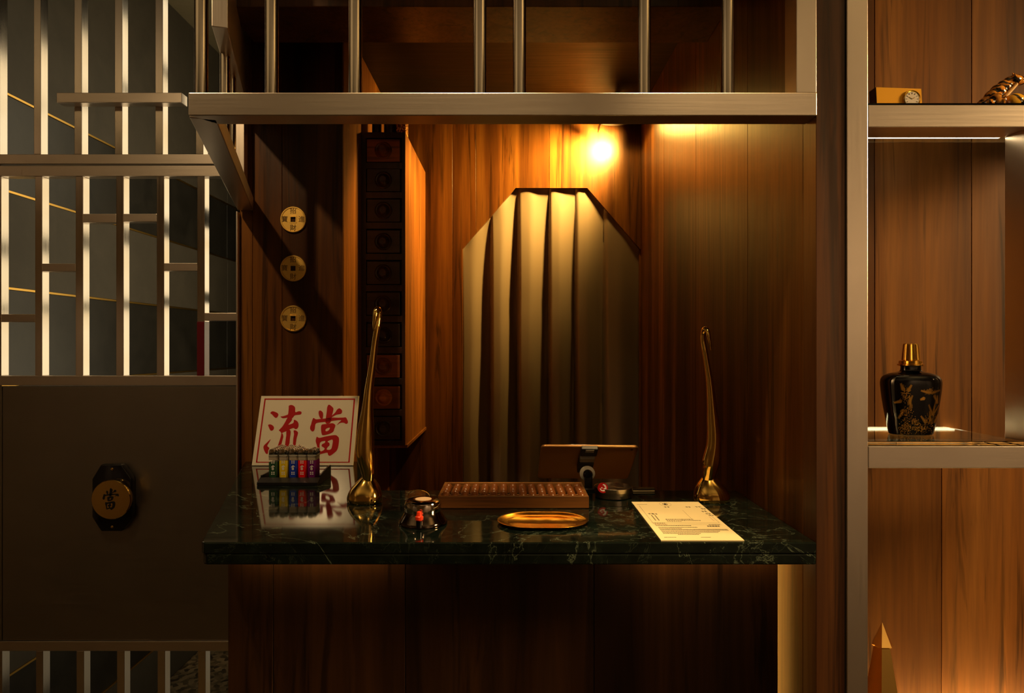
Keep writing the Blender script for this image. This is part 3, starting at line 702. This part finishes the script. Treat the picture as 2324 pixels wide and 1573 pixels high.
# ------------------------------------------------------------------ desk bell
bx, by = X(960, .135), .135
bl = thing('desk_bell', 'dark chrome bell-shaped desk stand with red tip and round sticker', 'desk bell', (bx, by, ZT))
obj('body', lathe([(.0485, .0003), (.049, .003), (.047, .008), (.042, .015), (.038, .022), (.0365, .026)], 64, (bx, by, ZT)), M['dkchrome'], bl, True, 50)
obj('band', lathe([(.0362, .0255), (.0365, .027), (.0365, .041), (.0350, .045)], 64, (bx, by, ZT)), M['chrome'], bl, True, 50)
obj('lid', lathe([(.0349, .0452), (.031, .0478), (.020, .0490), (.006, .0494)], 64, (bx, by, ZT)), M['dkchrome'], bl, True, 60)
obj('sticker', lathe([(.0165, .0492), (.0165, .0499)], 40, (bx+.001, by-.002, ZT)), M['cream'], bl)
rg = bmesh.new()
pts = [(bx-.012+.0225*math.cos(a), by+.020, ZT+.050+.013*math.sin(a)) for a in [math.pi*k/20 for k in range(21)]]
sweep(pts, [(.0009, .0009)]*21, 8, rg); obj('ring_handle', rg, M['brass'], bl, True)
kx = bx-.001
obj('nozzle_stem', lathe([(.0062, 0), (.0062, .013)], 20, (kx, by-.0475, ZT+.0045)), M['black_gloss'], bl, True, 40)
obj('red_tip', lathe([(.0058, 0), (.0078, .002), (.0078, .008), (.0060, .0095), (.0058, .0105), (.0045, .017), (.0030, .018)], 24, (kx, by-.0475, ZT+.0175)), M['redplastic'], bl, True, 40)

# ------------------------------------------------------------------ gold tray
gx, gy = X(1231.5, .14), .14
gtm = bmesh.new(); n = 96; rings = []
def stadium(hw, hd, r):
    p = []; a_ = max(hw-hd, .001)*1.0; per = 4*a_ + 2*math.pi*hd
    for k in range(n):
        t = per*k/n
        if t < math.pi*hd: th = -math.pi/2 + t/hd; p.append((a_ + hd*math.cos(th), hd*math.sin(th)))
        elif t < math.pi*hd + 2*a_: p.append((a_ - (t-math.pi*hd), hd))
        elif t < 2*math.pi*hd + 2*a_: th = math.pi/2 + (t-math.pi*hd-2*a_)/hd; p.append((-a_ + hd*math.cos(th), hd*math.sin(th)))
        else: p.append((-a_ + (t-2*math.pi*hd-2*a_), -hd))
    return p
for hw, hd, z in ((.074, .049, .0008), (.087, .061, .0048), (.0905, .0645, .0062), (.0915, .0653, .0066), (.0907, .0645, .0070), (.0868, .061, .0056), (.0790, .0535, .0028), (.0740, .0490, .0020), (.0690, .0440, .0020), (.0685, .0435, .0017), (.004, .003, .0017)):
    rings.append([gtm.verts.new((gx+p[0], gy+p[1], ZT+z)) for p in stadium(hw, hd, min(hd, hw*.8))])
for a_, b_ in zip(rings, rings[1:]):
    for q in range(n): gtm.faces.new((a_[q], a_[(q+1) % n], b_[(q+1) % n], b_[q]))
gtm.faces.new(rings[0][::-1]); gtm.faces.new(rings[-1])
bmesh.ops.recalc_face_normals(gtm, faces=gtm.faces[:])
tag(obj('gold_tray', gtm, M['gold'], None, True, 50), 'shallow oval polished gold tray on the marble in front of abacus', 'tray')

# ------------------------------------------------------------------ steel bowl with red token, card box
sx_, sy_ = X(1392, .38), .38
tag(obj('steel_bowl', lathe([(.040, .0003), (.043, .002), (.0435, .012), (.0425, .0128), (.0425, .0138), (.0455, .0148), (.0458, .0245), (.0450, .0252), (.0440, .0246), (.0425, .006), (.038, .004), (.002, .004)], 64, (sx_, sy_, ZT)), brushed('bowl_steel', (.60, .52, .42), .24, 'n'), None, True, 40), 'small round brushed steel bowl beside the abacus', 'bowl')
tk = thing('red_token', 'round red token with white emblem leaning on the steel bowl', 'token', (sx_-.031, sy_-.030, ZT+.014))
TM = Matrix.Translation((sx_-.0295, sy_-.034, ZT+.0275)) @ Matrix.Rotation(-.35, 4, 'X') @ STAND
obj('disc', xf(lathe([(.0118, -.0016), (.0122, 0), (.0118, .0016)], 40), TM), M['red'], tk, True, 40)
em2 = [[[(.001, .0085), (.005, .0075), (.0075, .004), (.0082, -.001), (.006, -.006), (.001, -.0082), (-.005, -.0065), (-.0075, -.002), (-.0055, -.001), (-.0035, -.0045), (.0005, -.0055), (.003, -.0038), (.0005, -.0015), (.0045, -.0005), (.0055, .002), (.003, .0028), (.0035, .005), (.0, .0062)]],
       [[(-.004, .001), (-.0015, .0015), (-.001, -.001), (-.003, -.0015)]]]
obj('emblem', xf(curve_mesh(em2, .0002, 2), TM @ Matrix.Translation((0, 0, .0017))), M['whitefilm'], tk)
cd = thing('card_box', 'slim card box with cream edge lying behind the steel bowl', 'box', (X(1462, .43), .436, ZT))
obj('tray', box(X(1437, .43), X(1486, .43), .4305, .449, ZT+.0003, ZT+.0045, .0006), M['paper'], cd)
obj('lid', box(X(1436, .43), X(1487, .43), .4300, .449, ZT+.0046, ZT+.0085, .0008), M['dr_dark'], cd)

# ------------------------------------------------------------------ tablet on a stand
tt = thing('tablet_stand', 'black tablet stand arm with grey clamp behind the abacus', 'stand', (X(1330, .45), .44, ZT))
ta, tb_ = W(1339.5, 1015, .45), W(1322.5, 1087, .60)
tl = (tb_-ta); L = tl.length; uu = tl.normalized(); side = Vector((1, 0, 0)); side = (side - uu*side.dot(uu)).normalized(); nn_ = side.cross(uu)
TMx = Matrix(((side.x, uu.x, nn_.x, ta.x), (side.y, uu.y, nn_.y, ta.y), (side.z, uu.z, nn_.z, ta.z), (0, 0, 0, 1)))
tb2 = thing('tablet', 'gold backed tablet tilted on a black stand behind abacus', 'tablet', tuple(tb_))
def rrect(hw, y0, y1, r, k=6):
    p = []
    for cx_, cy_, a0 in ((hw-r, y1-r, 0), (-hw+r, y1-r, 90), (-hw+r, y0+r, 180), (hw-r, y0+r, 270)):
        for q in range(k+1): a = math.radians(a0 + 90*q/k); p.append((cx_ + r*math.cos(a), cy_ + r*math.sin(a)))
    return p
sgn_ = 1 if nn_.y < 0 else -1
obj('shell', xf(prism(rrect(.1215, 0, L, .010), 'z', 0, -sgn_*.0078, .0028, 3), TMx), M['tablet'], tb2, True, 50)
obj('screen', xf(prism(rrect(.1185, .003, L-.003, .008), 'z', -sgn_*.0079, -sgn_*.0086), TMx), M['black_gloss'], tb2)
obj('camera_lens', xf(lathe([(.0035, 0), (.0033, .0008)], 20, (.105, .012, 0)), TMx), M['black_gloss'], tb2)
def tbx(x0, x1, y0, y1, z0, z1, b=.002): return xf(box(x0, x1, y0, y1, min(z0*sgn_, z1*sgn_), max(z0*sgn_, z1*sgn_), b), TMx)
clx = X(1337, .45) - ta.x
obj('clamp', tbx(clx-.020, clx+.021, -.010, .028, .0004, .012), M['black'], tt)
obj('clamp_slot', tbx(clx-.010, clx+.011, -.0085, .004, .0122, .0135, .0006), M['grey'], tt)
obj('clamp_jaw', tbx(clx-.020, clx+.017, .030, .052, .0004, .017), M['grey'], tt)
obj('arm', tbx(clx-.021, clx+.017, .053, .105, .0004, .020), M['black'], tt)
bc = W(1329, 1068, .50)
obj('ball_collar', lathe([(.019, 0), (.019, .004), (.012, .007)], 36, (bc.x, .462, bc.z), axis='y'), M['grey'], tt, True, 40)
obj('ball_joint', lathe([(.011, 0), (.012, .010), (.008, .016)], 28, (bc.x, .456, bc.z), axis='y'), M['black_gloss'], tt, True, 40)
obj('column', lathe([(.026, .0003), (.026, .004), (.010, .007), (.010, .030), (.009, bc.z-ZT+.004)], 28, (bc.x+.001, .443, ZT), sy=.3), M['black'], tt, True, 40)

# ------------------------------------------------------------------ paper form
px0, px1, py0, py1 = .2718, .4240, .0065, .3137
pf = thing('paper_form', 'cream printed paper form pad lying on the marble edge', 'paper', ((px0+px1)/2, .16, ZT))
obj('pad', box(px0, px1, py0, py1, ZT+.0003, ZT+.0028, .0003, 1), M['paper'], pf)
pr = bmesh.new(); pz = ZT+.0029
def ln(x0, x1, y0, y1): add_box(pr, px0+x0, px0+x1, py0+y0, py0+y1, pz, pz+.00008)
def words(x0, x1, y, h, gap=.0012, wmin=.0015, wmax=.004):
    x = x0
    while x < x1:
        w = R.uniform(wmin, wmax); ln(x, min(x+w, x1), y, y+h); x += w+gap
PWd = px1-px0
ln(.008, .144, .1215, .1219); ln(.010, .0104, .122, .268); ln(.1435, .1439, .122, .268); ln(.096, .0963, .150, .225)
ln(.010, .144, .113, .1133); ln(.010, .144, .104, .1043)
words(.008, .030, .279, .0022, .0006, .001, .002)
for x, y in ((.063, .256), (.110, .256), (.132, .258), (.139, .240), (.134, .216), (.137, .196), (.139, .182), (.016, .196), (.024, .194)):
    for q in range(2): ln(x+q*.006, x+q*.006+.0042, y, y+.003); ln(x+q*.006+.001, x+q*.006+.0042, y-.005, y-.002)
for x in (.019, .026):
    for q in range(9): ln(x, x+.0022, .140+q*.005, .1432+q*.005)
words(.042, .098, .146, .0045); words(.042, .112, .137, .0040); words(.042, .070, .130, .0022)
words(.010, .034, .1165, .003); words(.012, .036, .1075, .003); words(.012, .082, .0985, .0035, .0008)
words(.118, .140, .104, .004, .001, .002, .004); words(.112, .136, .092, .007, .001, .003, .005)
for i, (a, b) in enumerate(((.014, .090), (.014, .058), (.014, .144), (.014, .144), (.014, .125), (.014, .120), (.014, .085), (.04, .08))): words(a, b, .085-i*.0072, .0034, .0007, .0012, .003)
words(.010, .032, .016, .0022, .0005); words(.078, .096, .016, .0022, .0005)
obj('print', pr, M['ink'], pf)
lc = (px0+.0715, py0+.283)
circ = bmesh.new(); rp = [(lc[0]+.0125*math.cos(a), lc[1]+.0185*math.sin(a), pz) for a in [2*math.pi*k/40 for k in range(41)]]
sweep(rp, [(.0002, .0001)]*41, 6, circ, False); obj('logo_ring', circ, M['ink'], pf)
obj('logo', xf(dang_unit(.020, .00005), Matrix.Translation((lc[0], lc[1], pz))), M['ink'], pf)
obj('red_line', box(px0+.137, px0+.1375, py0+.135, py0+.172, pz, pz+.0001), M['inkred'], pf)

# ------------------------------------------------------------------ things on the shelves
yk = .085; zg = zu1+.0046
ck = thing('desk_clock', 'small gold fronted desk clock with round white dial on the shelf', 'clock', (X(2043, yk), yk, zg))
kx0, kx1 = X(1992, yk), X(2093, yk); kt = Z(198, yk)
obj('case', prism([(kx0-.001, zg), (kx0-.004, kt+.001), (kx1-.002, kt-.002), (kx1+.001, zg)], 'y', yk+.0012, yk+.026, .0015), M['black_gloss'], ck)
obj('front_plate', prism([(kx0, zg+.0004), (kx0-.003, kt), (kx1-.002, kt-.003), (kx1+.0015, zg+.0004)], 'y', yk, yk+.001), mat('satin_gold', (.95, .48, .02), .4, .25), ck)
kc = W(2068, 226, yk)
obj('bezel', lathe([(.0170, 0), (.0170, .003), (.0155, .004), (.0140, .0025)], 48, (kc.x, yk, kc.z), axis='y'), M['gold'], ck, True, 40)
dl = obj('dial', lathe([(.0139, 0), (.0139, .0031)], 40, (kc.x, yk, kc.z), axis='y'), mat('dial_white', (.80, .74, .66), .5), ck)
mk = bmesh.new()
for q in range(12):
    a = math.pi*q/6; r0, r1 = .0098, .0122; ca, sa = math.sin(a), math.cos(a)
    sweep([(kc.x+ca*r0, yk-.0033, kc.z+sa*r0), (kc.x+ca*r1, yk-.0033, kc.z+sa*r1)], [(.0005, .0005)]*2, 6, mk)
obj('hour_marks', mk, M['ink'], dl)
for a, l_ in ((math.radians(300), .0075), (math.radians(62), .0055)):
    hd = sweep([(kc.x, yk-.0036, kc.z), (kc.x+math.sin(a)*l_, yk-.0036, kc.z+math.cos(a)*l_)], [(.0005, .0003)]*2, 6)
    obj('hand', hd, M['brass'], dl)
# tiger
yt = .10
def TP(x, y, dy=0): return W(x, y, yt+dy)
kp = (yt+D0)/F
tb3 = bmesh.new()
for x, y, rx, ry, rz, a, dy in ((2236, 229, 18, 12, 9, 25, 0), (2251, 220, 18, 16, 16, 32, 0), (2265, 209, 18, 17, 18, 38, 0), (2279, 198, 16, 15, 17, 42, 0), (2291, 188, 14, 13, 15, 40, 0), (2303, 181, 14, 13, 12.5, 20, -.004), (2316, 180, 10, 8.5, 8, 8, -.006), (2326, 178.5, 8, 6.5, 4.2, 3, -.006), (2262, 226, 16, 14, 14, 0, -.012), (2318, 189, 10, 7, 4, 14, -.006), (2276, 226, 8, 8, 11, 0, -.018), (2246, 232, 12, 8, 7, 0, -.016)):
    ell(tb3, TP(x, y, dy), (rx*kp, ry*kp, rz*kp), (0, -math.radians(a), 0), 2)
ell(tb3, TP(2299, 168, .004), (2.6*kp, 2*kp, 4.5*kp), (0, -.3, 0), 2); ell(tb3, TP(2303, 169, -.012), (2.4*kp, 2*kp, 4*kp), (0, -.2, 0), 2)
ell(tb3, TP(2232, 234, -.01), (16*kp, 6*kp, 5*kp), (0, 0, 0), 2)
tg = obj('tiger_figurine', voxel(tb3, .0017, 3), M['tiger'], None, True, 80)
tag(tg, 'glazed orange tiger figurine with dark stripes looking up on shelf', 'figurine')
lg = bmesh.new()
ell(lg, TP(2305, 226, -.012), (22*kp, 11*kp, 14*kp), (0, -.05, 0), 3); ell(lg, TP(2330, 230, -.014), (16*kp, 9*kp, 8*kp), (0, .2, 0), 3)
m = mat('tiger_leg_glaze', (.8, .4, .03), .14); g = N(m); wv = g.n('ShaderNodeTexWave'); wv.bands_direction = 'DIAGONAL'
wv.inputs['Scale'].default_value = 30; wv.inputs['Distortion'].default_value = 3.0; g.l(g.pos((1, 1, 1)), wv.inputs['Vector'])
g.l(g.ramp(wv.outputs['Fac'], [(.22, (.03, .02, .01)), (.34, (.75, .36, .02)), (.8, (.88, .48, .03))]), g.b.inputs['Base Color'])
obj('foreleg', voxel(lg, .0018, 3), m, tg, True, 80)
ch2 = bmesh.new()
for q in range(9):
    t_ = q/8; ell(ch2, TP(2282+24*t_, 218-26*t_, -.010), ((5.5-2*t_)*kp, 5*kp, 5*kp), (0, 0, 0), 2)
obj('throat', voxel(ch2, .0012, 2), mat('tiger_cream', (.80, .48, .18), .2), tg, True, 80)
# bottle
bo_y = .105; bxc = X(2067, bo_y); zs_ = zl1+.0088; kb = (bo_y+D0)/F
bt = thing('liquor_bottle', 'black glazed bottle with gold plant pattern and gold cap on glass shelf', 'bottle', (bxc, bo_y, zs_))
prof = [(43, 0), (46, 1.5), (48, 8), (51.5, 25), (57, 55), (61.5, 85), (64, 108), (64.3, 118), (62, 127), (55, 134), (40, 139), (26, 142), (22, 146), (21.5, 154), (22, 156)]
pb = [(r_*kb, h_*kb) for r_, h_ in catmull(prof, 4)]
SY = .62
obj('body', lathe(pb, 72, (bxc, bo_y, zs_), 1.0, SY, sup=2.5), M['bottle'], bt, True, 60)
obj('collar', lathe([(25*kb, 154.5*kb), (27*kb, 156*kb), (27*kb, 159*kb), (24.5*kb, 160*kb), (24*kb, 166*kb), (20*kb, 168*kb)], 44, (bxc, bo_y, zs_)), M['gold'], bt, True, 35)
cap = bmesh.new(); n = 80; rings = []
for rr, hh in ((18, 168), (18, 169), (15, 203), (14.2, 205), (2, 205.2)):
    rings.append([cap.verts.new((bxc + rr*kb*(1+(.035 if q % 2 else 0))*math.cos(2*math.pi*q/n), bo_y + rr*kb*(1+(.035 if q % 2 else 0))*math.sin(2*math.pi*q/n), zs_+hh*kb)) for q in range(n)])
for a_, b_ in zip(rings, rings[1:]):
    for q in range(n): cap.faces.new((a_[q], a_[(q+1) % n], b_[(q+1) % n], b_[q]))
cap.faces.new(rings[0][::-1]); cap.faces.new(rings[-1]); bmesh.ops.recalc_face_normals(cap, faces=cap.faces[:])
obj('cap', cap, M['gold'], bt)
def on_bottle(u, h):          # u in px across the face, h in px up -> point just proud of the glaze
    r_ = 44
    for (a_, ha), (b_, hb_) in zip(prof, prof[1:]):
        if ha <= h <= hb_: r_ = a_ + (b_-a_)*(h-ha)/max(hb_-ha, 1e-6)
    q = max(-.98, min(.98, u/r_)); yy = (1-abs(q)**2.5)**(1/2.5)*r_*SY
    return Vector((bxc+u*kb, bo_y-yy*kb-.0006, zs_+h*kb))
gp = bmesh.new()
def leaf(u, h, ang, ln_, w_):
    ca, sa = math.cos(ang), math.sin(ang)
    p = [(0, 0), (ln_*.4, w_), (ln_, 0), (ln_*.4, -w_)]
    vs = [gp.verts.new(on_bottle(u + a_*ca - b_*sa, min(126, max(2, h + a_*sa + b_*ca)))) for a_, b_ in p]
    gp.faces.new(vs)
def frond(u, h, ang, ln_, k=11, lw=.5, sp=6.5):
    for q in range(k):
        t_ = q/k; uu_, hh_ = u + ln_*t_*math.cos(ang), h + ln_*t_*math.sin(ang)
        for s_ in (-1, 1): leaf(uu_, hh_, ang + s_*.8, sp*(1-t_*.6), lw)
    leaf(u, h, ang, ln_, .7)
RB = random.Random(3)
for u, h, a, l_ in ((30, 45, 80, 34), (30, 45, 115, 28), (30, 45, 55, 28), (26, 30, 100, 26), (16, 28, 130, 22), (36, 28, 60, 22), (22, 95, 15, 26), (22, 95, 165, 24), (30, 92, -60, 22), (40, 70, 90, 20), (-36, 100, 110, 18), (-30, 98, 60, 18), (-38, 78, 200, 14), (-26, 70, 70, 22), (-34, 60, 250, 24), (-20, 60, 100, 30), (10, 85, 200, 12)):
    frond(u, h, math.radians(a), l_)
for u0, h0, su_, sh_, k in ((-30, 18, 9, 15, 130), (2, 16, 26, 8, 190), (26, 34, 10, 12, 130), (-33, 92, 8, 14, 90), (22, 100, 12, 5, 70), (-28, 50, 8, 12, 80), (-10, 32, 10, 7, 70)):
    for q in range(k):
        leaf(RB.gauss(u0, su_*.6), max(3, RB.gauss(h0, sh_*.6)), RB.uniform(0, 6.28), RB.uniform(1.5, 4.5), RB.uniform(.3, .7))
obj('gold_pattern', gp, M['goldprint'], bt)
# obelisk
yo = .10; xo = X(2002, yo)
ob = bmesh.new(); tipz = Z(1413, yo)
sec = [(.0005, tipz), (.0165, Z(1462, yo)), (.0140, Z(1466, yo)), (.0285, Z(1573, yo)), (.046, .7205)]
rings = [[ob.verts.new((xo + r_*1.2*math.cos(a), yo + r_*1.2*math.sin(a), z_)) for a in [math.radians(d_) for d_ in (-120, -62, 0, 60, 120, 180)]] for r_, z_ in sec]
for a_, b_ in zip(rings, rings[1:]):
    for q in range(6): ob.faces.new((a_[q], a_[(q+1) % 6], b_[(q+1) % 6], b_[q]))
ob.faces.new(rings[0]); ob.faces.new(rings[-1][::-1]); bmesh.ops.recalc_face_normals(ob, faces=ob.faces[:])
tag(obj('gold_obelisk', ob, M['brass']), 'tall faceted polished brass obelisk with pointed tip below the bottle', 'obelisk')

# ------------------------------------------------------------------ spotlight fixture in the booth
sf = thing('ceiling_spotlight', 'small dark spotlight hanging in the booth near the right wall', 'spotlight', (LAMP[0], LAMP[1], LAMP[2]))
obj('housing', lathe([(.030, .004), (.034, 0), (.034, .060), (.012, .075), (.010, ZC-LAMP[2])], 36, LAMP), M['black'], sf, True, 40)
obj('light_baffle', lathe([(.085, .001), (.086, .004), (.040, .010)], 48, LAMP), M['black'], sf, True, 40)  # unseen disc added to cut the lamp's upward light
lx_, ly_, lz_ = LAMP
obj('light_flap', box(lx_-.062, lx_-.060, ly_-.064, ly_+.11, lz_-.0200, lz_+.003), M['black'], sf)  # unseen flap added to keep light off the upper left wall
obj('light_flap', box(lx_-.060, lx_+.075, ly_-.064, ly_-.062, lz_-.0200, lz_+.003), M['black'], sf)  # second added flap, keeps light off the ceiling front
obj('lens', lathe([(.027, .0005), (.027, .0012)], 36, (LAMP[0], LAMP[1], LAMP[2]-.0012)), M['lens'], sf)
